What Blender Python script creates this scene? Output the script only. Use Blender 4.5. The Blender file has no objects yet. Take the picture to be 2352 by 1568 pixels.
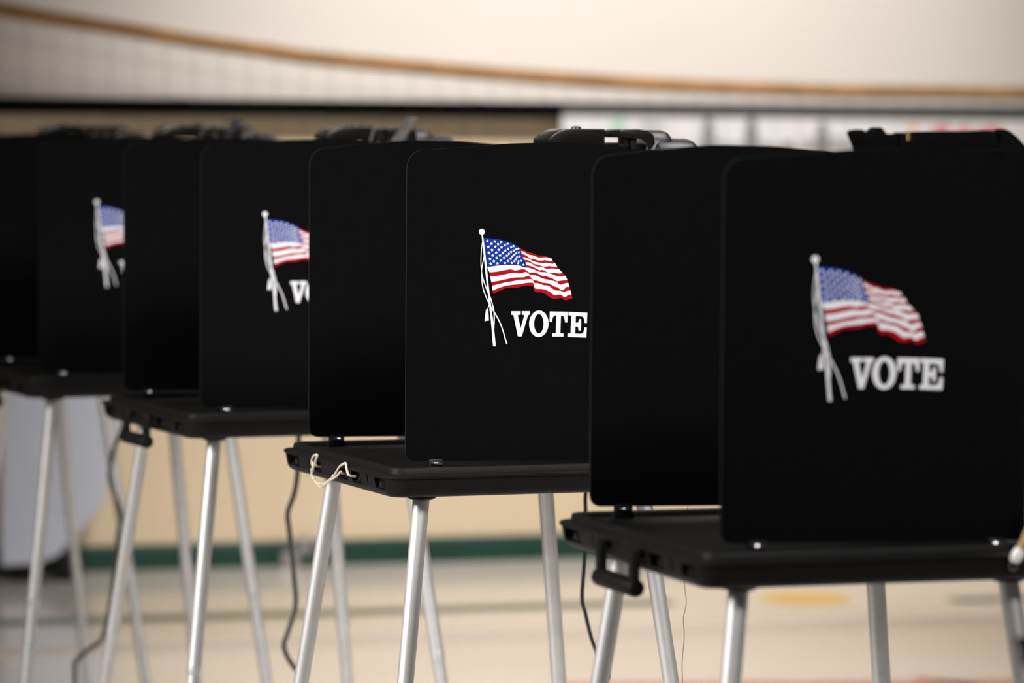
import bpy, bmesh, math, random
from mathutils import Vector, Matrix
from mathutils.geometry import tessellate_polygon
random.seed(7)
C = bpy.context.scene.collection
PI = math.pi

# ------------------------------------------------------------------ materials
def mat(name, col, rough=0.5, metal=0.0, spec=0.5, noise=0.0, nscale=40.0, bump=0.0, bscale=200.0, coat=0.0, emit=0.0):
    m = bpy.data.materials.new(name); m.use_nodes = True
    nt = m.node_tree; b = nt.nodes['Principled BSDF']
    b.inputs['Base Color'].default_value = (*col, 1)
    b.inputs['Roughness'].default_value = rough
    b.inputs['Metallic'].default_value = metal
    b.inputs['Specular IOR Level'].default_value = spec
    b.inputs['Coat Weight'].default_value = coat; b.inputs['Coat Roughness'].default_value = .1
    tc = nt.nodes.new('ShaderNodeTexCoord')
    if noise:
        n = nt.nodes.new('ShaderNodeTexNoise'); n.inputs['Scale'].default_value = nscale
        n.inputs['Detail'].default_value = 4
        nt.links.new(tc.outputs['Object'], n.inputs['Vector'])
        r = nt.nodes.new('ShaderNodeValToRGB')
        r.color_ramp.elements[0].position = .3; r.color_ramp.elements[1].position = .7
        r.color_ramp.elements[0].color = (*[c * (1 - noise) for c in col], 1)
        r.color_ramp.elements[1].color = (*[min(1, c * (1 + noise)) for c in col], 1)
        nt.links.new(n.outputs['Fac'], r.inputs['Fac'])
        nt.links.new(r.outputs['Color'], b.inputs['Base Color'])
    if bump:
        n2 = nt.nodes.new('ShaderNodeTexNoise'); n2.inputs['Scale'].default_value = bscale
        nt.links.new(tc.outputs['Object'], n2.inputs['Vector'])
        bp = nt.nodes.new('ShaderNodeBump'); bp.inputs['Strength'].default_value = bump
        bp.inputs['Distance'].default_value = .001
        nt.links.new(n2.outputs['Fac'], bp.inputs['Height'])
        nt.links.new(bp.outputs['Normal'], b.inputs['Normal'])
    return m

M = dict(
    wall_top=mat('upper_wall_paint', (.80, .745, .69), .7, noise=.015, nscale=1.5, bump=.15, bscale=60),
    wall_low=mat('tan_wall_paint', (.80, .655, .46), .55, noise=.02, nscale=1.5, bump=.15, bscale=60),
    black_trim=mat('black_trim', (.003, .003, .003), .9, spec=.02),
    green_base=mat('green_baseboard', (.008, .052, .036), .45, noise=.15, nscale=6),
    floor=mat('gym_floor', (.73, .685, .635), .25, noise=.03, nscale=2.5, spec=.5, coat=.7),
    ceiling=mat('ceiling_paint', (.5, .48, .46), .8, noise=.02, nscale=3),
    side=mat('side_wall_paint', (.26, .24, .22), .7, noise=.02, nscale=2),
    green_line=mat('green_floor_paint', (.045, .085, .05), .4, noise=.1, nscale=9),
    tan_line=mat('tan_floor_paint', (.63, .555, .49), .35, noise=.04, nscale=5),
    yellow=mat('yellow_floor_paint', (.70, .46, .10), .4, noise=.08, nscale=9),
    red_line=mat('red_floor_paint', (.52, .20, .17), .4, noise=.08, nscale=9),
    screen=mat('black_corrugated_plastic', (.0034, .0034, .0035), .8, spec=.02, noise=.1, nscale=60, bump=.1, bscale=500),
    edge=mat('painted_edge_highlight', (.011, .0108, .0105), .6, spec=.12),  # light caught along the sheet's edge, put into a paler colour
    case=mat('black_moulded_plastic', (.0072, .0070, .0068), .5, spec=.10, noise=.12, nscale=30, bump=.35, bscale=700),
    dark=mat('black_recess', (.003, .003, .003), .8, spec=.02),
    gloss=mat('glossy_black_plastic', (.010, .010, .012), .3, spec=.5, bump=.3, bscale=900),
    lampgrey=mat('dark_grey_plastic', (.0065, .0063, .006), .24, spec=.5, bump=.15, bscale=400),
    strap=mat('grey_strap', (.085, .078, .072), .7, noise=.15, nscale=60),
    alu=mat('brushed_aluminium', (.66, .655, .65), .5, metal=.8, noise=.05, nscale=30, bump=.08, bscale=200),
    rubber=mat('grey_rubber', (.10, .10, .10), .8),
    chrome=mat('chrome', (.8, .8, .82), .12, metal=1),
    brass=mat('brass', (.55, .40, .15), .3, metal=1),
    white=mat('white_print', (.76, .76, .80), .7, spec=.1),
    blue=mat('blue_print', (.002, .030, .26), .7, spec=.08),
    red=mat('red_print', (.33, .003, .008), .7, spec=.08),
    string=mat('cream_string', (.50, .44, .345), .9, noise=.15, nscale=300),
    thread=mat('tan_thread', (.30, .22, .16), .9),
    cord=mat('black_cord', (.008, .009, .008), .5),
    greycord=mat('dark_grey_cord', (.065, .058, .05), .6),
    net=mat('black_net_cord', (.03, .028, .026), .9),
    tape=mat('tan_net_tape', (.36, .20, .085), .85, noise=.2, nscale=8),
    bin=mat('white_plastic', (.78, .83, .95), .45, noise=.02, nscale=4),
    paper=mat('white_banner', (.80, .79, .80), .7, noise=.02, nscale=5),
    bandgrey=mat('grey_banner_band', (.09, .09, .087), .7, noise=.05, nscale=5),
    inkgrey=mat('grey_ink', (.24, .23, .24), .7),
    inklight=mat('light_grey_ink', (.45, .43, .43), .7),
    inkgreen=mat('green_ink', (.50, .70, .58), .7),
    inkred=mat('red_ink', (.66, .24, .25), .7),
    inkorange=mat('orange_ink', (.75, .42, .2), .7),
    pen=mat('tan_pen', (.42, .29, .14), .4),
    tip=mat('white_gloss', (.9, .9, .88), .15, spec=.8),
    adapter=mat('pale_grey_plastic', (.42, .41, .41), .5),
)

# ------------------------------------------------------------------ mesh helpers
class MB:
    def __init__(s): s.v = []; s.f = []; s.m = []; s.mats = []
    def mi(s, m):
        if m not in s.mats: s.mats.append(m)
        return s.mats.index(m)
    def add(s, vs, fs, m):
        b = len(s.v); i = s.mi(m)
        s.v += [tuple(v) for v in vs]
        for f in fs: s.f.append([b + k for k in f]); s.m.append(i)
    def bm(s, bm_, m):
        bm_.verts.index_update()
        s.add([v.co.copy() for v in bm_.verts], [[v.index for v in f.verts] for f in bm_.faces], m); bm_.free()
    def box(s, lo, hi, m, bev=0.0, seg=2, rot=None, mid=None):
        b = bmesh.new(); bmesh.ops.create_cube(b, size=1)
        c = [(lo[i] + hi[i]) / 2 for i in range(3)]; d = [abs(hi[i] - lo[i]) for i in range(3)]
        for v in b.verts: v.co = Vector([v.co[i] * d[i] for i in range(3)])
        if bev: bmesh.ops.bevel(b, geom=b.edges[:], offset=bev, segments=seg, affect='EDGES', profile=.6)
        for v in b.verts:
            q = v.co
            if rot is not None: q = rot @ q
            v.co = q + Vector(c)
        s.bm(b, m)
    def prism(s, poly, y0, y1, m, axis='y', bev=0.0, seg=2):
        # closed polygon (a,b) extruded along axis
        def P(a, b_, t): return {'y': (a, t, b_), 'x': (t, a, b_), 'z': (a, b_, t)}[axis]
        b = bmesh.new()
        A = [b.verts.new(P(p[0], p[1], y0)) for p in poly]; B_ = [b.verts.new(P(p[0], p[1], y1)) for p in poly]
        n = len(poly)
        b.faces.new(A); b.faces.new(B_[::-1])
        for i in range(n): b.faces.new([A[i], B_[i], B_[(i + 1) % n], A[(i + 1) % n]])
        bmesh.ops.recalc_face_normals(b, faces=b.faces[:])
        if bev: bmesh.ops.bevel(b, geom=b.edges[:], offset=bev, segments=seg, affect='EDGES', profile=.6)
        s.bm(b, m)
    def tube(s, pts, r, m, n=10, cap=True, flat=1.0):
        pts = [Vector(p) for p in pts]
        rr = r if isinstance(r, (list, tuple)) else [r] * len(pts)
        vs, fs = [], []
        up = None
        for i, p in enumerate(pts):
            t = (pts[min(i + 1, len(pts) - 1)] - pts[max(i - 1, 0)]).normalized()
            if up is None:
                up = Vector((0, 0, 1)) if abs(t.z) < .9 else Vector((1, 0, 0))
            x = t.cross(up).normalized(); up = x.cross(t).normalized()
            for k in range(n):
                a = 2 * PI * k / n
                vs.append(p + x * math.cos(a) * rr[i] * flat + up * math.sin(a) * rr[i])
        for i in range(len(pts) - 1):
            for k in range(n):
                fs.append([i * n + k, i * n + (k + 1) % n, (i + 1) * n + (k + 1) % n, (i + 1) * n + k])
        if cap:
            fs.append(list(range(n))[::-1]); fs.append([(len(pts) - 1) * n + k for k in range(n)])
        s.add(vs, fs, m)
    def ball(s, c, r, m, sc=(1, 1, 1), u=16, v=10):
        b = bmesh.new(); bmesh.ops.create_uvsphere(b, u_segments=u, v_segments=v, radius=r)
        for q in b.verts: q.co = Vector((q.co.x * sc[0], q.co.y * sc[1], q.co.z * sc[2])) + Vector(c)
        s.bm(b, m)
    def build(s, name, parent=None, smooth=35):
        me = bpy.data.meshes.new(name); me.from_pydata(s.v, [], s.f)
        for m in s.mats: me.materials.append(m)
        for p, i in zip(me.polygons, s.m): p.material_index = i
        b = bmesh.new(); b.from_mesh(me)
        bmesh.ops.recalc_face_normals(b, faces=b.faces[:])
        if smooth:
            lim = math.radians(smooth)
            for e in b.edges:
                e.smooth = len(e.link_faces) == 2 and e.calc_face_angle(0) < lim
            for f in b.faces: f.smooth = True
        b.to_mesh(me); b.free()
        o = bpy.data.objects.new(name, me); C.objects.link(o)
        if parent is not None: o.parent = parent
        return o

def tag(o, label=None, cat=None, group=None, kind=None):
    if label: o['label'] = label
    if cat: o['category'] = cat
    if group: o['group'] = group
    if kind: o['kind'] = kind
    return o

def empty(name, loc, rz=0.0, label=None, cat=None, group=None):
    o = bpy.data.objects.new(name, None); C.objects.link(o)
    o.location = loc; o.rotation_euler = (0, 0, rz); o.empty_display_size = .05
    return tag(o, label, cat, group)

def spline(pts, k=6):
    # Catmull-Rom through points
    P = [Vector(p) for p in pts]; P = [P[0] * 2 - P[1]] + P + [P[-1] * 2 - P[-2]]
    out = []
    for i in range(1, len(P) - 2):
        a, b, c, d = P[i - 1], P[i], P[i + 1], P[i + 2]
        for j in range(k):
            t = j / k
            out.append(.5 * ((2 * b) + (c - a) * t + (2 * a - 5 * b + 4 * c - d) * t * t + (3 * b - a - 3 * c + d) * t ** 3))
    out.append(P[-2]); return out

def interp(xs, ys, x):
    if x <= xs[0]: return ys[0]
    for i in range(len(xs) - 1):
        if x <= xs[i + 1]:
            t = (x - xs[i]) / (xs[i + 1] - xs[i]); t = t * t * (3 - 2 * t) * .5 + t * .5
            return ys[i] + (ys[i + 1] - ys[i]) * t
    return ys[-1]

# ------------------------------------------------------------------ camera
CAMZ = 1.5528
PITCH, ROLL, FPX = 0.0555523, 0.0073005, 8824.55
f0 = Vector((0, math.cos(PITCH), -math.sin(PITCH)))
x0 = Vector((1, 0, 0)); dn = f0.cross(x0).normalized()
if dn.z > 0: dn = -dn
cr, sr = math.cos(ROLL), math.sin(ROLL)
right = x0 * cr - dn * sr
up = -(x0 * sr + dn * cr)
cam = bpy.data.cameras.new('camera'); co = bpy.data.objects.new('camera', cam); C.objects.link(co)
R3 = Matrix((right, up, -f0)).transposed()
co.matrix_world = Matrix.Translation((0, 0, CAMZ)) @ R3.to_4x4()
cam.sensor_width = 36; cam.lens = FPX / 2352 * 36
cam.clip_start = .1; cam.clip_end = 60
cam.dof.use_dof = True; cam.dof.focus_distance = 6.215; cam.dof.aperture_fstop = 2.9
cam.dof.aperture_blades = 9
bpy.context.scene.camera = co

# ------------------------------------------------------------------ room (its own frame: s along the back wall, d out from it)
PW = Vector((-1.4737, 13.3121, 0)); WA = 0.30394
TW = Vector((math.cos(WA), math.sin(WA), 0)); NW = Vector((-TW.y, TW.x, 0))
def wp(s, d, z=0.0):
    q = PW + TW * s - NW * d; return Vector((q.x, q.y, z))
S0, S1, D1, HC = -8.0, 10.0, 19.0, 6.6
room_m = Matrix.Translation(PW) @ Matrix.Rotation(WA, 4, 'Z')       # local x = s, local y = -d
def wall_obj(name, lo, hi, m, bev=0):
    b = MB(); b.box(lo, hi, m, bev); o = b.build(name, smooth=0); o.matrix_world = room_m
    return tag(o, kind='structure')
TRIM0, TRIM1 = 1.586, 1.646
b = MB(); b.box((S0, -D1, -.1), (S1, 0, 0), M['floor']); fl = b.build('floor', smooth=0); fl.matrix_world = room_m; tag(fl, kind='structure')
b = MB(); b.box((S0, 0, 0), (S1, .2, 1.615), M['wall_low']); b.box((S0, 0, 1.615), (S1, .2, HC), M['wall_top'])
wb = b.build('wall_back', smooth=0); wb.matrix_world = room_m; tag(wb, kind='structure')
wall_obj('wall_left', (S0 - .2, -D1, 0), (S0, .2, HC), M['side'])
wall_obj('wall_right', (S1, -D1, 0), (S1 + .2, .2, HC), M['side'])
wall_obj('wall_front', (S0 - .2, -D1 - .2, 0), (S1 + .2, -D1, HC), M['side'])
wall_obj('ceiling', (S0 - .2, -D1 - .2, HC), (S1 + .2, .2, HC + .15), M['ceiling'])
wall_obj('trim_1', (S0, -.06, TRIM0), (S1, 0, TRIM1), M['black_trim'], .003)
b = MB(); b.prism([(0, 0), (-.014, 0), (-.014, .075), (-.009, .088), (0, .09)], S0, S1, M['green_base'], axis='x')
bb = b.build('baseboard_back', smooth=0); bb.matrix_world = room_m; tag(bb, kind='structure')

# painted lines on the floor
def floor_poly(pts, m, name='court_line', h=.0012, z=.0):
    b = MB(); b.prism([(p[0], p[1]) for p in pts], z - .002, z + h, m, axis='z')
    o = b.build(name, smooth=0); o.parent = fl; o.matrix_parent_inverse = room_m.inverted(); return o
def strip(p, q, w, m):
    p, q = Vector(p), Vector(q); n = Vector((-(q - p).y, (q - p).x)).normalized() * w / 2
    return floor_poly([p - n, q - n, q + n, p + n], m)
def fl2(s, d): q = wp(s, d); return (q.x, q.y)
strip((-3.9, 11.19), (.53, 12.555), .14, M['green_line'])
strip((1.46, 12.66), (3.4, 13.20), .12, M['green_line'])
strip((-4.0, 10.46), (3.3, 12.72), .22, M['tan_line'])
floor_poly([(.98 + .150 * math.cos(2 * PI * k / 40), 12.69 + .17 * math.sin(2 * PI * k / 40)) for k in range(40)], M['yellow'], name='court_spot')
floor_poly([(.15, 10.70), (.7, 10.755), (1.46, 10.83), (2.4, 10.88), (2.4, 10.75), (1.46, 10.70), (.7, 10.625), (.15, 10.57)], M['red_line'])
strip((1.16, 10.86), (1.42, 10.56), .05, M['red_line'])

# ------------------------------------------------------------------ voting booths
# booth frame: x = across (left = the voter's open side), y = away along the row, z up
TH0 = 0.3613133
BOOTHS = [  # name order far to near: (x, y, extra turn, label)
    ((-1.731, 11.45), 0.0, 'black voting booth at the far end of the row, mostly hidden, under the plain lamp'),
    ((-1.25067, 10.14143), 0.0, 'black voting booth whose printed flag is cut to its blue field, with no lettering showing'),
    ((-0.72111, 8.87269), 0.03242, 'black voting booth whose VOTE print is cut after the letter V, tray handle hanging'),
    ((-0.20739, 7.49144), 0.005617, 'black voting booth in sharp focus with white string tied through its tray edge'),
    ((0.33055, 6.03690), -0.038033, 'large black voting booth nearest the camera showing its full blurred flag and VOTE print'),
    ((0.94362, 4.52986), 0.0, 'black voting booth at the lower right edge, only a dark tray corner showing'),
]
BS = .8333          # booth drawings are in units of 0.833 m
PB = 1.2106         # height of the privacy screen's lower edge, in booth units
W, L = .6123, .4888

# --- screen (one folded black sheet: near side, back, far side)
def screen_path():
    R = .066; pts = []
    def corner(cx, cy, a0, a1, n=10):
        return [(cx + R * math.cos(a0 + (a1 - a0) * k / n), cy + R * math.sin(a0 + (a1 - a0) * k / n)) for k in range(n + 1)]
    us = [0, .002, .005, .009, .014, .019, .024, .03] + [.03 + (L - .03) * k / 22 for k in range(1, 23)]
    pts += [(u, 0) for u in us]
    pts += corner(L, R, -PI / 2, 0)[1:]
    pts += [(L + R, R + (W - 2 * R) * k / 8) for k in range(1, 8)]
    pts += corner(L, W - R, 0, PI / 2)
    pts += [(u, W) for u in us[::-1][1:]]
    return pts
def screen_top(u, v, hump):
    un = [0, .027, .113, .223, .324, .427, .502, .56]
    near = [.604, .6076, .6139, .6222, .6253, .6181, .6098, .609]
    far_ = [.603, .6065, .6160, .6245, .6235, .6170, .6090, .609]
    z = interp(un, near, u) * (1 - v / W) + interp(un, far_, u) * (v / W)
    return .6085 + (z - .6085) * hump
def build_screen(parent, hump):
    P = screen_path(); n = len(P); T = .0022; NZ = 8
    vs, fs = [], []
    for side in (-1, 1):
        for i, (u, v) in enumerate(P):
            a, c = P[max(i - 1, 0)], P[min(i + 1, n - 1)]
            tx, ty = c[0] - a[0], c[1] - a[1]; l = math.hypot(tx, ty) or 1
            nx, ny = ty / l, -tx / l                  # outward for a path that turns left
            top = screen_top(u, v, hump); bot = -.016 * u
            def rc(r):                                 # rounded free corners
                return 0 if u >= r else r - math.sqrt(max(0, r * r - (r - u) ** 2))
            top -= rc(.030); bot += rc(.020)
            w = .0025 * math.sin(u * 9) * (1 if v < W / 2 else -1)       # the sheet bows a little
            for k in range(NZ + 1):
                z = bot + (top - bot) * k / NZ
                bow = w * math.sin(PI * k / NZ)
                vs.append((u + nx * T * side * -1 * -1, v + ny * T * side + bow, z))
    per = NZ + 1; off = n * per
    for i in range(n - 1):
        for k in range(NZ):
            a = i * per + k
            fs.append([a, a + per, a + per + 1, a + 1])
            fs.append([off + a, off + a + 1, off + a + per + 1, off + a + per])
        for k in (0, NZ):
            a = i * per + k; fs.append([a, a + per, off + a + per, off + a])
    for i in (0, n - 1):
        for k in range(NZ):
            a = i * per + k; fs.append([a, a + 1, off + a + 1, off + a])
    b = MB(); b.add([(x, y, z + PB) for x, y, z in vs], fs, M['screen'])
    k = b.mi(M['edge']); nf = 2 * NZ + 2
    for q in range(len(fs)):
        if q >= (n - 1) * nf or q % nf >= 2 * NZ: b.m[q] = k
    return b.build('privacy_screen', parent, smooth=50)

# --- printed flag and lettering, drawn in print units (photo units scaled to the sheet)
def pr(x, y):  # print units -> (across, up)
    return (0.0009234888 * x + 7.0355e-06 * y - 0.870272156, -7.83957e-06 * x - 0.000860913791 * y + 0.91588552)
def prA(x, y): return pr(1060 + x / 4.9, 500 + y / 4.9)
def prC(x, y): return pr(1180 + x / 10.453, 560 + y / 10.453)
def prV(x, y): return pr(1160 + x / 11.76, 700 + y / 11.76)
def resamp(pl, n):
    pl = [Vector((p[0], p[1])) for p in pl]
    d = [0]
    for a, b_ in zip(pl, pl[1:]): d.append(d[-1] + (b_ - a).length)
    out = []
    for k in range(n + 1):
        t = d[-1] * k / n
        for i in range(len(pl) - 1):
            if t <= d[i + 1] + 1e-9:
                q = (t - d[i]) / max(1e-9, d[i + 1] - d[i]); out.append(pl[i].lerp(pl[i + 1], q)); break
    return out
def poly2d(b, pts, y, m):
    # filled outline via triangulation
    tri = tessellate_polygon([[Vector((p[0], p[1], 0)) for p in pts]])
    b.add([(p[0], y, p[1] + PB) for p in pts], [list(t) for t in tri], m)
def band(b, top, bot, y, m, n=60):
    A, B_ = resamp(top, n), resamp(bot, n); vs = [(p.x, y, p.y + PB) for p in A] + [(p.x, y, p.y + PB) for p in B_]
    b.add(vs, [[i, i + 1, n + 2 + i, n + 1 + i] for i in range(n)], m)
def xband(b, top, bot, y, m, n=90):
    # stripe between two wavy lines, sampled at equal across-positions so folds stay parallel
    def at(pl, x):
        for p, q in zip(pl, pl[1:]):
            if x <= q[0] + 1e-9:
                t = (x - p[0]) / max(1e-9, q[0] - p[0]); t = max(0, min(1, t)); return p[1] + (q[1] - p[1]) * t
        return pl[-1][1]
    A = [pr(*p) for p in top]; B_ = [pr(*p) for p in bot]
    lo, hi = (A[0][0], B_[0][0]), (A[-1][0], B_[-1][0])
    vs = []
    for k in range(n + 1):
        t = k / n; xa = lo[0] + (hi[0] - lo[0]) * t; vs.append((xa, y, at(A, xa) + PB))
    for k in range(n + 1):
        t = k / n; xb = lo[1] + (hi[1] - lo[1]) * t; vs.append((xb, y, at(B_, xb) + PB))
    b.add(vs, [[i, i + 1, n + 2 + i, n + 1 + i] for i in range(n)], m)
def stroke(b, pts, w, y, m):
    P = [Vector((p[0], p[1])) for p in [(q.x, q.y) for q in spline([(x, z, 0) for x, z in pts], 5)]]
    ww = w if isinstance(w, tuple) else (w, w)
    vs = []; n = len(P)
    for i, p in enumerate(P):
        t = (P[min(i + 1, n - 1)] - P[max(i - 1, 0)]).normalized(); k = Vector((-t.y, t.x)) * (ww[0] + (ww[1] - ww[0]) * i / (n - 1)) / 2
        vs += [(p.x + k.x, y, p.y + k.y + PB), (p.x - k.x, y, p.y - k.y + PB)]
    b.add(vs, [[2 * i, 2 * i + 1, 2 * i + 3, 2 * i + 2] for i in range(n - 1)], m)
Aq = lambda pl: [(1060 + x / 4.9, 500 + y / 4.9) for x, y in pl]
Cq = lambda pl: [(1180 + x / 10.453, 560 + y / 10.453) for x, y in pl]
def build_flag(parent):
    b = MB(); y0, y1, y2, y3 = -.0032, -.0036, -.0040, -.0044
    # right-hand stripes
    e0 = Cq([(155, 105), (250, 155), (370, 198), (480, 235), (560, 275), (640, 280), (720, 278), (800, 305), (860, 322), (905, 345)])
    e1 = Cq([(160, 170), (215, 178), (290, 222), (370, 262), (440, 272), (520, 302), (600, 330), (680, 325), (770, 318), (850, 340), (908, 348)])
    e2 = Cq([(180, 238), (250, 250), (330, 300), (400, 352), (470, 358), (560, 390), (640, 402), (740, 385), (820, 405), (880, 415), (930, 405)])
    e3 = Cq([(205, 318), (270, 322), (360, 352), (450, 410), (560, 440), (680, 460), (780, 450), (860, 460), (930, 478), (985, 455)])
    e4 = Cq([(245, 382), (320, 385), (390, 415), (480, 480), (560, 490), (640, 520), (720, 546), (860, 530), (960, 545), (1040, 542)])
    e5 = Cq([(275, 442), (350, 440), (420, 470), (510, 530), (590, 545), (680, 550), (770, 592), (850, 595), (930, 585), (1010, 600), (1092, 608)])
    e6 = Cq([(300, 508), (390, 522), (480, 560), (560, 605), (620, 630), (690, 618), (740, 640), (840, 702), (930, 690), (1000, 690), (1090, 708), (1172, 690)])
    e7a = Cq([(295, 566), (360, 572), (460, 602), (560, 650), (650, 676), (740, 676), (840, 704), (910, 720), (980, 752), (1060, 778), (1150, 768), (1240, 765)])
    top4 = Aq([(288, 553), (350, 546), (420, 536), (500, 530), (580, 530), (640, 533), (672, 543)]) + Cq([(215, 552), (262, 563)]) + e7a[0:]
    l8 = Aq([(316, 615), (400, 606), (480, 590), (550, 578), (595, 590)]) + Cq([(40, 636), (100, 625), (160, 608), (260, 606), (305, 642), (370, 685), (430, 686), (520, 685), (600, 720), (680, 762), (760, 765), (860, 800), (930, 822), (980, 858), (1030, 892), (1090, 885), (1170, 872), (1285, 860)])
    l9 = Aq([(322, 660), (400, 655), (480, 638), (560, 620)]) + Cq([(0, 693), (70, 698), (150, 708), (220, 690), (280, 672), (330, 690), (390, 742), (500, 750), (580, 778), (680, 828), (780, 850), (880, 868), (960, 888), (1030, 908), (1075, 960), (1130, 980), (1180, 960), (1230, 942), (1310, 935)])
    l10 = Aq([(335, 722), (420, 708), (500, 690), (560, 678)]) + Cq([(0, 806), (80, 800), (170, 800), (230, 798), (300, 775), (375, 766), (420, 815), (470, 868), (540, 872), (610, 896), (670, 925), (760, 932), (840, 945), (900, 975), (980, 1022), (1060, 1040), (1110, 1085), (1160, 1110), (1200, 1095), (1250, 1035), (1290, 1022), (1340, 1028)])
    l11 = Aq([(342, 765), (420, 745), (500, 725)]) + Cq([(0, 890), (100, 862), (160, 858), (230, 858), (320, 848), (430, 846), (462, 880), (495, 940), (570, 940), (640, 962), (720, 992), (800, 995), (860, 1020), (920, 1070), (980, 1110), (1060, 1122), (1110, 1118), (1160, 1140), (1210, 1152), (1260, 1130), (1310, 1118), (1362, 1116)])
    l12 = Aq([(350, 818), (420, 788), (500, 762)]) + Cq([(0, 975), (100, 968), (190, 955), (270, 935), (370, 925), (450, 928), (482, 965), (492, 1040), (510, 1072), (600, 1076), (690, 1078), (780, 1105), (860, 1145), (930, 1200), (985, 1232), (1060, 1215), (1150, 1215), (1185, 1262), (1215, 1276), (1250, 1268), (1290, 1230), (1330, 1218), (1385, 1220)])
    l13 = Aq([(355, 857), (420, 825), (500, 790)]) + Cq([(0, 1055), (80, 1052), (160, 1025), (260, 1000), (380, 998), (455, 1010), (468, 1045), (472, 1100), (500, 1148), (550, 1165), (650, 1158), (720, 1185), (800, 1235), (880, 1295), (940, 1320), (1010, 1318), (1090, 1298), (1160, 1292), (1185, 1330), (1230, 1352), (1290, 1340), (1340, 1318), (1412, 1308)])
    es = [e0, e1, e2, e3, e4, e5, e6, e7a]
    for i in range(7): xband(b, es[i], es[i + 1], y0, M['red'] if i % 2 == 0 else M['white'])
    ls = [top4, l8, l9, l10, l11, l12, l13]
    for i in range(6): xband(b, ls[i], ls[i + 1], y0, M['white'] if i % 2 == 0 else M['red'], 120)
    # blue field and its fifty stars
    can = Aq([(247, 228), (330, 235), (430, 245), (520, 268), (600, 302), (662, 345), (668, 372), (682, 432), (702, 490), (727, 548), (724, 560), (700, 556), (672, 543), (640, 533), (580, 529), (500, 529), (420, 535), (350, 545), (292, 552)])
    poly2d(b, [pr(*p) for p in can], y1, M['blue'])
    stars = [(290,264),(372,268),(444,275),(516,293),(583,320),(636,348),(335,294),(409,297),(485,310),(556,331),(612,353),
        (301,329),(378,327),(449,333),(523,349),(587,369),(641,388),(342,363),(419,361),(490,369),(555,383),(611,400),
        (308,397),(388,394),(463,397),(530,405),(590,417),(650,434),(350,424),(431,423),(508,426),(568,436),(622,443),
        (320,462),(395,453),(476,450),(550,460),(607,466),(668,482),(362,488),(442,480),(520,486),(592,488),(638,490),
        (326,517),(404,513),(487,508),(562,508),(632,512),(693,527)]
    for i, (x, y) in enumerate(stars):
        r = 20.5 - 4.5 * max(0, (x - 300) / 400); rot = -PI / 2 + .18 * math.sin(i * 1.7)
        pts = []
        for k in range(10):
            q = r if k % 2 == 0 else r * .47
            pts.append(prA(x + q * math.cos(rot + k * PI / 5), y + q * math.sin(rot + k * PI / 5)))
        cx, cz = prA(x, y)
        b.add([(cx, y2, cz + PB)] + [(p[0], y2, p[1] + PB) for p in pts], [[0, 1 + k, 1 + (k + 1) % 10] for k in range(10)], M['white'])
    # pole, ball, cords, tassel
    poly2d(b, [prA(229 + 33 * math.cos(2 * PI * k / 28), 162 + 34 * math.sin(2 * PI * k / 28)) for k in range(28)], y2, M['white'])
    poly2d(b, [prA(*p) for p in [(224,190),(241,190),(262,345),(284,545),(303,745),(322,900),(338,1040),(356,1160),(384,1443),(353,1443),(331,1180),(312,1010),(296,860),(276,690),(262,560),(250,430),(236,290)]], y2, M['white'])
    cA = [(238,258),(226,340),(219,430),(218,520),(225,600),(228,680),(232,740),(246,810),(275,890),(308,960),(340,1020),(378,1080),(430,1180),(470,1290),(492,1370),(508,1420)]
    cB = [(258,415),(242,490),(229,560),(226,610),(240,680),(262,750),(292,830),(322,895),(345,970),(360,1040),(366,1110),(364,1180),(358,1260)]
    wid = .0009235 / 4.9
    stroke(b, [prA(*p) for p in cA], (9 * wid, 14 * wid), y3, M['white']); stroke(b, [prA(*p) for p in cB], (10 * wid, 13 * wid), y3, M['white'])
    stroke(b, [prA(*p) for p in [(307, 975), (300, 1000), (292, 1032)]], 8 * wid, y3, M['white'])
    poly2d(b, [prA(*p) for p in [(274,1032),(284,1026),(300,1028),(303,1045),(300,1056),(304,1090),(307,1155),(276,1155),(272,1160),(258,1160),(262,1110),(270,1060)]], y2, M['white'])
    return b.build('flag_print', parent, smooth=0)
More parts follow.
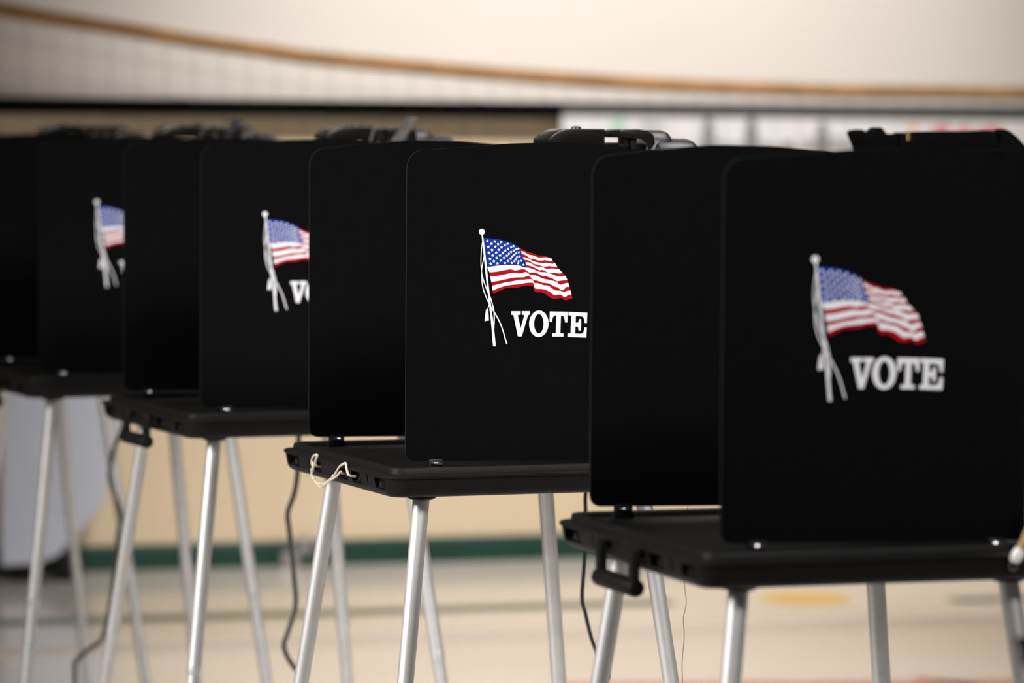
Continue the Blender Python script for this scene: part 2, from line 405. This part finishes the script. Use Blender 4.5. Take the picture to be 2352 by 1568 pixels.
def build_vote(parent):
    b = MB(); y = -.0038; m = M['white']
    V = [(162,168),(414,168),(414,250),(404,264),(345,268),(338,285),(414,632),(512,285),(508,268),(446,262),(444,168),(668,168),(666,262),(632,264),(606,296),(446,846),(340,846),(224,296),(204,262),(164,264)]
    poly2d(b, [prV(*p) for p in V], y, m)
    ou = [prV(905 + 263 * math.cos(2 * PI * k / 64) + 6 * math.sin(2 * PI * k / 64) * -1, 508 + 358 * math.sin(2 * PI * k / 64)) for k in range(64)]
    inn = [prV(905 + 128 * math.cos(2 * PI * k / 64), 507 + 262 * math.sin(2 * PI * k / 64)) for k in range(64)]
    b.add([(p[0], y, p[1] + PB) for p in ou] + [(p[0], y, p[1] + PB) for p in inn], [[k, (k + 1) % 64, 64 + (k + 1) % 64, 64 + k] for k in range(64)], m)
    T = [(1200,176),(1688,188),(1678,474),(1614,474),(1608,400),(1590,335),(1560,300),(1504,284),(1488,764),(1576,776),(1572,860),(1270,854),(1272,768),(1364,766),(1384,278),(1330,288),(1290,325),(1268,400),(1264,462),(1196,460)]
    poly2d(b, [prV(*p) for p in T], y, m)
    E_ = [(1710,188),(2224,212),(2212,492),(2146,490),(2140,400),(2118,340),(2080,312),(1908,298),(1904,484),(1950,486),(1980,470),(1996,384),(2056,388),(2048,692),(1980,692),(1974,620),(1952,590),(1898,588),(1890,776),(2030,784),(2090,770),(2116,735),(2134,680),(2146,610),(2210,612),(2198,886),(1684,864),(1688,774),(1766,770),(1786,300),(1770,286),(1712,282)]
    poly2d(b, [prV(*p) for p in E_], y, m)
    return b.build('vote_lettering', parent, smooth=0)

# --- tray: the moulded lower half of the case
U0, U1, V0, V1 = -.052, .605, -.046, .664
def rrect(ins, r, n=7):
    a0, a1, b0, b1 = U0 + ins, U1 - ins, V0 + ins, V1 - ins; r = max(.004, r - ins)
    out = []
    for cx, cy, a in ((a1 - r, b0 + r, -PI / 2), (a1 - r, b1 - r, 0), (a0 + r, b1 - r, PI / 2), (a0 + r, b0 + r, PI)):
        for k in range(n + 1): q = a + PI / 2 * k / n; out.append((cx + r * math.cos(q), cy + r * math.sin(q)))
    return out
def tray_mesh():
    prof = [(.034, -.0700), (.022, -.0690), (.013, -.0640), (.008, -.0560), (.0035, -.0320), (0, -.0310), (0, -.0262), (.002, -.0246), (.019, -.0236), (.0205, -.0150), (.0225, -.0118), (.027, -.0108), (.031, -.0118), (.033, -.0145), (.036, -.0215)]
    vs, fs = [], []; n = len(rrect(0, .05))
    for ins, z in prof: vs += [(p[0], p[1], z + PB) for p in rrect(ins, .052)]
    for i in range(len(prof) - 1):
        for k in range(n): fs.append([i * n + k, i * n + (k + 1) % n, (i + 1) * n + (k + 1) % n, (i + 1) * n + k])
    fs.append(list(range(n))[::-1]); fs.append([(len(prof) - 1) * n + k for k in range(n)])
    b = MB(); b.add(vs, fs, M['case']); o = b.build('tray', smooth=40)
    # slots moulded into the voter's edge
    c = MB()
    for v0, v1, z0, z1, d in ((.530, .608, -.0335, -.0555, .018), (.383, .437, -.0335, -.0545, .020), (.216, .283, -.0335, -.0545, .020),
                              (.133, .190, -.0325, -.0555, .016), (.088, .094, -.030, -.052, .008), (-.008, .046, -.0335, -.0545, .012), (.46, .4655, -.030, -.05, .007)):
        c.box((U0 - .01, v0, PB + z1), (U0 + .006 + d, v1, PB + z0), M['dark'], min(.003, (v1 - v0) * .2), 1)
    co_ = c.build('cutter', smooth=0)
    md = o.modifiers.new('b', 'BOOLEAN'); md.operation = 'DIFFERENCE'; md.object = co_; md.solver = 'EXACT'
    dg = bpy.context.evaluated_depsgraph_get(); me = bpy.data.meshes.new_from_object(o.evaluated_get(dg))
    bm_ = bmesh.new(); bm_.from_mesh(me)
    for e in bm_.edges: e.smooth = len(e.link_faces) == 2 and e.calc_face_angle(0) < math.radians(40)
    for f in bm_.faces: f.smooth = True
    bm_.to_mesh(me); bm_.free()
    bpy.data.objects.remove(o); bpy.data.objects.remove(co_)
    return me
TRAY = tray_mesh()

def build_legs(parent):
    zt = PB - .069
    for sx, sy in ((-1, -1), (-1, 1), (1, -1), (1, 1)):
        top = Vector((.046 if sx < 0 else .517, .032 if sy < 0 else .571, zt))
        dr = Vector((.126 * sx, (.112) * sy, -1))
        P = lambda t: top + dr * t
        b = MB()
        b.tube([P(-.004), P(.05), P(.53)], [.0168, .0166, .0162], M['alu'], 20)
        b.tube([P(.518), P(.522), P(.545), P(.549)], [.0163, .0168, .0168, .0155], M['alu'], 20)
        b.tube([P(.53), P(zt - .012)], [.0148, .0140], M['alu'], 18)
        lg = b.build('leg', parent, 40)
        k = MB(); k.tube([P(zt - .045), P(zt - .015), P(zt - .008), P(zt)], [.0165, .0175, .0185, .0175], M['rubber'], 18)
        k.build('foot_cap', lg, 40)
        s = MB(); s.tube([top + Vector((0, 0, .004)), top + Vector((0, 0, -.006)), top + Vector((0, 0, -.010))], [.030, .029, .022], M['case'], 20)
        s.build('leg_socket', lg, 40)

def build_clips(parent):
    for u, v in ((.062, 0), (.478, 0), (.062, W), (.478, W)):
        b = MB(); z = PB - .016 * u
        b.box((u - .019, v - .008, PB - .0222), (u + .019, v + .008, PB - .0105), M['case'], .002)
        b.box((u - .015, v - .0085, PB - .0110), (u + .015, v - .0030, z + .004), M['gloss'], .0015)
        b.box((u - .015, v + .0030, PB - .0110), (u + .015, v + .0085, z + .004), M['gloss'], .0015)
        b.tube([(u - .011, v - .0095, z - .0035), (u - .006, v - .0105, z - .0035), (u + .010, v - .0105, z - .0045), (u + .012, v - .0095, z - .004)], [.0014, .0030, .0030, .0012], M['chrome'], 10)
        b.build('panel_clip', parent, 40)

def build_handle(parent):
    b = MB(); m = M['case']; x = U0 - .008
    a, c = .225, .382
    for v, w in ((a, .013), (c, .011)):
        b.box((x - .008, v - w, PB - .088), (x + .006, v + w, PB - .030), m, .003)
        b.box((x - .006, v - w * .8, PB - .046), (x + .022, v + w * .8, PB - .034), m, .003)
    b.tube([(x - .001, a - .014, PB - .094), (x - .001, a - .010, PB - .094), (x - .001, c + .006, PB - .094), (x - .001, c + .010, PB - .094)], [.0125, .0155, .0155, .012], m, 16)
    b.build('carry_handle', parent, 40)

booth_empties = []
for i, ((x, y), dt, lab) in enumerate(BOOTHS):
    e = empty('voting_booth', (x * BS, y * BS, 0), TH0 + dt, lab, 'voting booth', 'voting booths standing in a row')
    booth_empties.append(e); e.scale = (BS, BS, BS)
    hump = (1.0, .75, .85, 1.0, 1.05, 1.0)[i]
    sc = build_screen(e, hump)
    build_flag(sc); build_vote(sc)
    t = bpy.data.objects.new('tray', TRAY); C.objects.link(t); t.parent = e
    build_legs(e); build_clips(e)
    if i != 3: build_handle(e)

# ------------------------------------------------------------------ lamps clamped on the back of each screen
def lamp(i, label, lever=None, strap=False, wire=False):
    (x, y), dt, _ = BOOTHS[i]
    e = empty('clamp_lamp', (x * BS, y * BS, PB * BS), TH0 + dt, label, 'lamp', 'clamp lamps on top of the booths'); e.scale = (BS, BS, BS)
    # hood: long shade with a sloped nose
    b = MB()
    b.prism([(.402, .6215), (.402, .630), (.412, .6385), (.424, .6460), (.438, .6505), (.455, .6515), (.527, .6515), (.527, .618), (.44, .618)], .267, .355, M['lampgrey'], bev=.002)
    hd = b.build('lamp_head', e, 30)
    k = MB(); k.tube([(.476, .30, .6505), (.476, .30, .6555), (.476, .30, .657)], [.011, .010, .006], M['gloss'], 14); k.build('knob', hd)
    # neck and clamp
    b = MB(); b.box((.520, .285, .614), (.566, .337, .624 if i == 3 else .648), M['lampgrey'], .002); b.build('neck', e)
    b = MB()
    b.prism([(.560, .634), (.560, .6475), (.566, .6512), (.600, .6518), (.622, .6490), (.636, .640), (.640, .622), (.630, .610), (.620, .622), (.606, .632), (.585, .634)], .267, .355, M['lampgrey'], bev=.0015)
    b.box((.588, .275, .560), (.602, .347, .640), M['lampgrey'], .002)           # outer jaw against the sheet
    b.box((.536, .275, .590), (.5505, .347, .616), M['lampgrey'], .002)           # inner jaw
    b.box((.536, .285, .6125), (.600, .337, .622), M['lampgrey'], .002)
    b.build('clamp', e, 35)
    b = MB(); b.tube([(.575, .296, .622), (.575, .296, .640)], .0035, M['brass'], 10); b.build('screw', e)
    # domed rear housing in two steps
    def dome(u0, u1, hw, z0, z1, m):
        b = MB(); n = 14; R = []
        for u, q in ((u0, .80), (u0 + .004, .95), (u0 + .010, 1.0), (u1 - .022, 1.0), (u1 - .010, .93), (u1 - .003, .78), (u1, .6)):
            ring = [(u, .311 - hw * q, z0)]
            for k in range(n + 1):
                a = PI * k / n; ring.append((u, .311 - hw * q * math.cos(a), z0 + .008 + (z1 - z0 - .008) * q * math.sin(a) ** .8))
            ring.append((u, .311 + hw * q, z0)); R.append(ring)
        vs = [p for r in R for p in r]; c = n + 3
        fs = [[i_ * c + k, i_ * c + (k + 1) % c, (i_ + 1) * c + (k + 1) % c, (i_ + 1) * c + k] for i_ in range(len(R) - 1) for k in range(c)]
        fs += [list(range(c)), [(len(R) - 1) * c + k for k in range(c)][::-1]]
        b.add(vs, fs, m); return b
    dome(.622, .692, .040, .585, .650, M['gloss']).build('rear_housing', e, 40)
    dome(.640, .746, .058, .570, .6335, M['gloss']).build('rear_housing', e, 40)
    if lever:
        b = MB(); lx, lz, th_, wv, m = lever
        b.prism([(.566, .618), (.578 + (lx - .578) * .55, .622 + (lz - .622) * .5), (lx, lz), (lx + .012, lz - .001), (.578 + (lx - .578) * .6 + th_, .622 + (lz - .622) * .45), (.582, .618)], .265 - wv * 1.5, .2655, m, bev=.0012)
        b.build('clamp_lever', e, 30)
    if strap:
        b = MB(); b.tube(spline([(.515, .262, .617), (.521, .2625, .640), (.525, .2655, .6565), (.525, .31, .6575), (.525, .357, .6565), (.521, .360, .640), (.515, .360, .617)], 5), .0028, M['strap'], 8)
        b.build('strap', e)
    if wire:
        b = MB(); b.tube(spline([(.59, .30, .665), (.615, .29, .664), (.640, .275, .657), (.662, .27, .645), (.675, .262, .632)], 6), .0028, M['strap'], 8)
        b.build('wire', e)
    return e
lamp(0, 'plain dark clamp lamp on the farthest booth, lowest and most blurred of the booth lamps')
lamp(1, 'dark clamp lamp with a leaning black lever and bowed wire, above the flag without lettering', (.612, .672, .02, .030, M['gloss']), True, True)
lamp(2, 'dark clamp lamp with a tall grey lever standing straight up on it', (.606, .6795, .006, .036, M['strap']), True)
lamp(3, 'sharp black clamp lamp with glossy stepped end, no lever, above the booth with string')
# nearest lamp: a bar with notched joints
(x, y), dt, _ = BOOTHS[4]
e = empty('clamp_lamp', (x * BS, y * BS, PB * BS), TH0 + dt, 'jagged black lamp bar with notched top on the nearest booth, in front of the banner', 'lamp', 'clamp lamps on top of the booths'); e.scale = (BS, BS, BS)
b = MB(); b.prism([(.366, .612), (.350, .6475), (.353, .6525), (.366, .6545), (.3715, .652), (.3755, .6455), (.380, .6465), (.386, .652), (.395, .6585), (.402, .6580), (.406, .6545), (.412, .6470), (.425, .6475), (.430, .6440), (.4325, .634), (.4325, .612)], .298, .328, M['dark'], bev=.0015)
b.build('lamp_head', e, 30)
b = MB(); b.prism([(.4345, .612), (.4345, .6480), (.440, .6500), (.4555, .6490), (.460, .6510), (.52, .6525), (.575, .6530), (.606, .6545), (.612, .6520), (.6165, .640), (.6175, .628), (.6175, .612)], .298, .328, M['dark'], bev=.0015)
bar = b.build('lamp_bar', e, 30)
b = MB(); b.tube([(.452, .2985, .636), (.452, .2985, .6495)], .004, M['brass'], 10); b.build('screw', bar)
b = MB(); b.prism([(.6175, .612), (.6175, .630), (.6215, .6405), (.6225, .6550), (.628, .6570), (.640, .6530), (.655, .6420), (.672, .6250), (.685, .606), (.685, .575), (.615, .575), (.610, .612)], .298, .328, M['dark'], bev=.0015)
b.box((.536, .275, .590), (.5505, .347, .612), M['case'], .002); b.box((.536, .275, .6125), (.62, .347, .622), M['dark'], .002)
b.box((.60, .275, .56), (.615, .347, .62), M['dark'], .002)
b.build('clamp', e, 30)

# ------------------------------------------------------------------ small things on the booths
def in_booth(i, pts):
    m = Matrix.Diagonal((BS, BS, BS, 1)) @ Matrix.Translation((*BOOTHS[i][0], PB)) @ Matrix.Rotation(TH0 + BOOTHS[i][1], 4, 'Z')
    return [m @ Vector(p) for p in pts]
# string looped through the slots of the in-focus tray
b = MB()
X = U0 - .0055
LP = [(U0 + .010, .395, -.043), (U0 - .003, .391, -.040), (X - .001, .385, -.030), (X, .376, -.0185), (X, .388, -.0175), (X - .001, .402, -.024), (X - .001, .409, -.036), (X, .402, -.046), (X - .002, .405, -.056), (X - .001, .402, -.066), (X, .380, -.0725), (X, .340, -.0735), (X - .001, .300, -.063), (X - .002, .262, -.050), (X - .001, .232, -.030), (X, .205, -.0205), (X, .192, -.0195), (X - .001, .186, -.028), (U0 - .003, .180, -.041), (U0 + .010, .176, -.044)]
b.tube(in_booth(3, spline(LP, 6)), .0020, M['string'], 8)
LP2 = [(U0 + .010, .238, -.043), (U0 - .003, .230, -.041), (X - .001, .222, -.038), (X - .003, .240, -.048), (X - .004, .270, -.0575), (X - .004, .310, -.070), (X - .003, .345, -.0795), (X - .002, .385, -.0695), (X - .003, .405, -.060), (X - .003, .398, -.050), (X - .003, .392, -.040), (X - .002, .400, -.034), (U0 - .003, .407, -.041), (U0 + .010, .410, -.043)]
b.tube(in_booth(3, spline(LP2, 6)), .0020, M['string'], 8)
for p in ((X - .003, .400, -.049), (X - .003, .262, -.0505), (X - .003, .388, -.0665)):
    b.ball(in_booth(3, [p])[0], .0032, M['string'], u=8, v=6)
o = b.build('string_loop'); tag(o, 'cream string loop knotted through slots in the sharp booth tray edge', 'string')

# thread hanging from the sharp booth's tray
b = MB()
th_pts = [(.604, .012, -.050), (.6065, .006, -.075), (.6045, 0, -.103), (.601, .004, -.16), (.6035, 0, -.21), (.6, .003, -.262), (.602, -.002, -.30), (.597, 0, -.333), (.6, .002, -.37), (.595, 0, -.42), (.596, 0, -.463), (.593, 0, -.52), (.597, 0, -.60)]
b.tube(in_booth(3, spline(th_pts, 4)), .0009, M['thread'], 6)
o = b.build('hanging_thread'); tag(o, 'thin tan thread hanging down from the sharp booth tray', 'thread')

# cords
b = MB()
cd = [(.672, .40, .575), (.668, .47, .50), (.640, .53, .30), (.622, .54, .05), (.6125, .54, -.06), (.6013, .54, -.131), (.6018, .54, -.1733), (.6006, .54, -.2671), (.5953, .54, -.3515), (.6037, .54, -.3894), (.6194, .54, -.4465), (.6452, .54, -.5042), (.6576, .54, -.5284), (.6486, .54, -.5393), (.655, .56, -.64), (.70, .62, -.95), (.78, .70, -1.2070), (.95, .85, -1.2070), (1.25, .95, -1.2070)]
b.tube(in_booth(3, spline(cd, 6)), .0036, M['cord'], 10)
o = b.build('extension_cord'); tag(o, 'thin black power cord hanging behind the sharp booth tray', 'cord', 'power cords hanging from booths')
b = MB()
cd = [(.383, .40, -.0770), (.3827, .4, -.1104), (.3808, .4, -.1886), (.372, .4, -.2462), (.3553, .4, -.2928), (.3589, .4, -.3347), (.3706, .4, -.4414), (.3766, .4, -.52), (.3566, .4, -.588), (.3465, .4, -.6187), (.3568, .4, -.6504), (.3762, .4, -.6782), (.4013, .4, -.7118), (.44, .41, -.95), (.50, .43, -1.2052), (.62, .5, -1.2052)]
b.tube(in_booth(2, spline(cd, 6)), .0054, M['greycord'], 10)
o = b.build('extension_cord'); tag(o, 'wavy dark grey cord dangling under the booth whose VOTE shows only V', 'cord', 'power cords hanging from booths')
b = MB()
cd = [(.345, .4, -.0770), (.345, .4, -.12), (.3388, .4, -.1717), (.3264, .4, -.2078), (.3103, .4, -.2438), (.2992, .4, -.3041), (.3018, .4, -.3405), (.3205, .4, -.3956), (.3306, .4, -.4384), (.3231, .4, -.4746), (.315, .4, -.56), (.30, .4, -.68), (.2776, .4, -.771), (.2404, .4, -.7999), (.2069, .4, -.8264), (.199, .4, -.845), (.200, .4, -.90), (.205, .41, -1.05), (.24, .43, -1.2052), (.34, .46, -1.2052)]
b.tube(in_booth(1, spline(cd, 6)), .0054, M['greycord'], 10)
o = b.build('extension_cord'); tag(o, 'dark grey cord bending down under the booth with cut-off flag', 'cord', 'power cords hanging from booths')

# pen held on the nearest booth's front rim
b = MB()
e = empty('tethered_pen', in_booth(4, [(.4842, -.0535, -.042)])[0], 0, 'tan pen with white tip leaning from a grey ball holder on the nearest tray', 'pen')
inv = Matrix.Translation(e.location).inverted()
def loc_(pts): return [inv @ p for p in in_booth(4, pts)]
b = MB(); b.ball(loc_([(.4842, -.0535, -.042)])[0], .0075, M['lampgrey'], u=16, v=10); b.build('ball_holder', e)
b = MB(); b.tube(loc_([(.4845, -.0565, -.0365), (.4865, -.058, -.031), (.4895, -.060, -.024), (.4935, -.062, -.015)]), [.0060, .0085, .0088, .0070], M['tip'], 16); b.build('pen_tip', e)
b = MB(); b.tube(loc_([(.4920, -.061, -.018), (.547, -.069, .105), (.550, -.0695, .112)]), [.0056, .0060, .0035], M['pen'], 14); b.build('pen_shaft', e)

# ------------------------------------------------------------------ volleyball net in front of the back wall
def wz(s, d, z): return wp(s, d, z)
sx = [-1.15, -.80, -.3913, -.2055, .0188, .2456, .4944, .673, 1.0131, 1.4435, 1.934, 2.3942, 2.6288, 2.9648, 3.3076, 3.75, 4.3]
sz = [2.06, 1.995, 1.9295, 1.9020, 1.8725, 1.838, 1.8077, 1.7850, 1.7590, 1.7300, 1.7055, 1.6935, 1.6890, 1.6900, 1.6899, 1.70, 1.74]
def rz_(s):
    for a, c, p, q in zip(sx, sx[1:], sz, sz[1:]):
        if s <= c: return p + (q - p) * (s - a) / (c - a)
    return sz[-1]
ND = .50
e = empty('volleyball_net', wz(1.4, ND, 0), 0, 'sagging volleyball net with tan top tape hanging before the back wall', 'net')
inv = Matrix.Translation(e.location).inverted()
ln = lambda pts: [inv @ p for p in pts]
b = MB(); b.tube(ln(spline([wz(s, ND, z) for s, z in zip(sx, sz)], 5)), .0255, M['tape'], 12, flat=.4); b.build('top_tape', e)
b = MB(); HN = .93
s = -1.15; k0 = 0
ss = [-.307 + .0948 * k for k in range(-8, 48)]
for s in ss: b.tube(ln([wz(s, ND, rz_(s) - .01), wz(s + .004, ND, rz_(s) - HN * .5), wz(s, ND, rz_(s) - HN)]), .00095, M['net'], 5, cap=False)
for r in range(1, 10):
    b.tube(ln([wz(s, ND, rz_(s) - .0985 * r) for s in ss]), .00095, M['net'], 5, cap=False)
b.build('net_mesh', e)
b = MB(); b.tube(ln([wz(s, ND, rz_(s) - HN) for s in ss]), .006, M['net'], 8); b.build('bottom_cord', e)
for s, z in ((-1.18, 2.2), (4.33, 2.2)):
    b = MB(); b.tube(ln([wz(s, ND, .0), wz(s, ND, .02)]), [.20, .18], M['rubber'], 28); b.tube(ln([wz(s, ND, .01), wz(s, ND, z)]), .03, M['alu'], 18); b.build('net_post', e)

# ------------------------------------------------------------------ banner on the back wall
e = empty('wall_banner', wp(2.8, .064, 1.18), WA, 'long white printed banner with grey top band hanging on the back wall', 'banner')
BX = 2.8
b = MB(); b.box((1.705 - BX, -.004, 0), (3.95 - BX, 0, .415), M['paper']); b.build('banner_sheet', e, 0)
b = MB(); b.box((1.705 - BX, -.006, .417), (3.95 - BX, 0, .455), M['bandgrey']); b.build('banner_band', e, 0)
zb = -1.18
def art(b, poly, m, y=-.0055): b.prism([(p[0] - BX, p[1] + zb) for p in poly], y, -.0042, m)
def blob(b, cx, cz, rx, rz, m, n=20, w=.15): art(b, [(cx + rx * math.cos(2 * PI * k / n) * (1 + w * math.sin(3 * k)), cz + rz * math.sin(2 * PI * k / n)) for k in range(n)], m)
b = MB(); blob(b, 1.915, 1.572, .040, .020, M['inkgreen']); art(b, [(1.90, 1.562), (1.935, 1.562), (1.945, 1.535), (1.895, 1.535)], M['inkgreen']); b.build('printed_leaf', e, 0)
b = MB(); blob(b, 2.045, 1.566, .055, .013, M['inklight']); b.build('printed_shape', e, 0)
for s_, ztop, w_ in ((2.262, 1.590, .046), (2.428, 1.590, .048), (2.705, 1.575, .045)):   # small standing figures
    b = MB(); blob(b, s_, ztop - .012, w_ * .42, .020, M['inkgrey'], w=0)
    art(b, [(s_ + x * w_, ztop - z) for x, z in ((-.5, .03), (.5, .03), (.55, .09), (.38, .15), (.4, .24), (-.4, .24), (-.38, .15), (-.55, .09))], M['inkgrey'], -.0054)
    b.build('printed_figure', e, 0)
for pl, mm in (([(2.215, 1.50), (2.30, 1.512), (2.36, 1.50), (2.46, 1.515), (2.54, 1.495), (2.54, 1.47), (2.215, 1.47)], 'inklight'),
               ([(2.62, 1.515), (2.70, 1.528), (2.80, 1.525), (2.87, 1.50), (2.87, 1.47), (2.62, 1.47)], 'inklight'),
               ([(2.55, 1.51), (2.59, 1.512), (2.60, 1.47), (2.545, 1.47)], 'inkgrey'),
               ([(3.145, 1.575), (3.21, 1.575), (3.215, 1.53), (3.14, 1.53)], 'inkred'), ([(3.245, 1.572), (3.285, 1.572), (3.30, 1.53), (3.24, 1.53)], 'inkred'),
               ([(3.31, 1.55), (3.36, 1.572), (3.42, 1.566), (3.435, 1.53), (3.31, 1.53)], 'inkred')):
    b = MB(); art(b, pl, M[mm], -.0050); b.build('printed_shape', e, 0)
b = MB(); blob(b, 3.06, 1.560, .016, .022, M['inkorange']); b.build('printed_shape', e, 0)

# ------------------------------------------------------------------ white bin by the wall, outlet bits at the baseboard
e = empty('plastic_bin', (-1.52, 13.03, 0), .0, 'pale white plastic bin with tapered base standing by the back wall', 'bin')
b = MB()
pf = [(-1.72, .76), (-1.29, .76), (-1.318, .56), (-1.347, .45), (-1.374, .30), (-1.400, .25), (-1.466, .167), (-1.53, .100), (-1.60, .072), (-1.72, .064)]
b.prism([(p[0] + 1.52, p[1]) for p in pf], -.13, .09, M['bin'], bev=.008, seg=3); body = b.build('bin_body', e, 40)
b = MB(); b.box((-.215, -.155, .757), (.26, .110, .785), M['bin'], .01, 3); b.build('lid', e, 40)
for xx, w in ((-.145, .04), (.005, .04)):
    b = MB(); b.tube([(xx - w, .02, .034), (xx - w * .8, .02, .034), (xx + w * .8, .02, .034), (xx + w, .02, .034)], [.030, .034, .034, .030], M['cord'], 24)
    b.box((xx - .012, -.02, .034), (xx + .012, .06, .115), M['cord'], .003)
    b.build('wheel', e, 40)
e = empty('outlet_plate', wp(.775, .0145, .071), WA, 'small pale outlet plate on the green baseboard beside the grey cord', 'outlet')
b = MB(); b.box((-.026, -.006, -.03), (.026, 0, .03), M['adapter'], .002); b.build('cover_plate', e)
b = MB()
for zz in (-.014, .014): b.box((-.010, -.0075, zz - .008), (.010, -.0055, zz + .008), M['lampgrey'], .001)
b.build('socket', e)
e = empty('power_adapter', wp(.712, .05, 0), WA, 'small pale grey adapter box on the floor against the green baseboard', 'adapter')
b = MB(); b.box((-.028, -.025, 0), (.028, .030, .052), M['adapter'], .006, 3); b.build('adapter_body', e)
b = MB(); b.box((-.015, -.0265, .016), (.015, -.0245, .036), M['inkgrey'], .0005); b.build('adapter_label', e)

# ------------------------------------------------------------------ lights: the hall's ceiling lamps, added spots and a left fill
def area(name, loc, tgt, size, watt, col=(1, .94, .87), sy=None, spread=PI):
    l = bpy.data.lights.new(name, 'AREA'); l.energy = watt; l.color = col; l.size = size
    if sy: l.shape = 'RECTANGLE'; l.size_y = sy
    l.spread = spread
    o = bpy.data.objects.new(name, l); C.objects.link(o); o.location = loc
    o.rotation_euler = (Vector(tgt) - Vector(loc)).to_track_quat('-Z', 'Y').to_euler(); return o
def spot(name, loc, tgt, watt, ang, col=(1, .94, .87), rad=.25, blend=1.0):
    l = bpy.data.lights.new(name, 'SPOT'); l.energy = watt; l.color = col; l.spot_size = math.radians(ang); l.spot_blend = blend; l.shadow_soft_size = rad
    o = bpy.data.objects.new(name, l); C.objects.link(o); o.location = loc
    o.rotation_euler = (Vector(tgt) - Vector(loc)).to_track_quat('-Z', 'Y').to_euler(); return o
WARM, NEUT = (1, .95, .915), (1, .97, .95)
spot('added_spot', (.65, 10.4, 6.3), (.42, 13.7, 1.5), 2130, 49, WARM)  # added spot: its pool on the wall stands in for lens vignetting
spot('added_spot', (.10, 11.2, 6.3), (.15, 11.1, 0), 1080, 30, NEUT)  # added spot: the same corner falloff on the floor
area('ceiling_lamp', (2.6, 1.4, 6.2), (-.50, 7.4, 1.2), 2.6, 56, NEUT, spread=math.radians(34))
area('left_fill_light', (-5.2, 4.1, 3.6), (-.1, 6.3, 1.15), 2.0, 66, NEUT, spread=math.radians(55))  # added fill from the left for tray ends and lamp fronts; no window
area('ceiling_lamp', (2.2, 7.6, 6.3), (2.0, 7.7, 0), 1.8, 90, NEUT, spread=math.radians(100))
spot('added_spot', (.9, 9.6, 6.2), (1.2, 13.9, 4.7), 1300, 46, WARM)  # added to light the unseen upper wall that the booth lamps reflect

w = bpy.data.worlds.new('world'); bpy.context.scene.world = w; w.use_nodes = True
w.node_tree.nodes['Background'].inputs[0].default_value = (.5, .48, .46, 1); w.node_tree.nodes['Background'].inputs[1].default_value = .02
sc_ = bpy.context.scene
sc_.view_settings.view_transform = 'Standard'; sc_.view_settings.look = 'None'
sc_.view_settings.gamma = 1; sc_.view_settings.use_curve_mapping = False
sc_.view_settings.exposure = 0.0
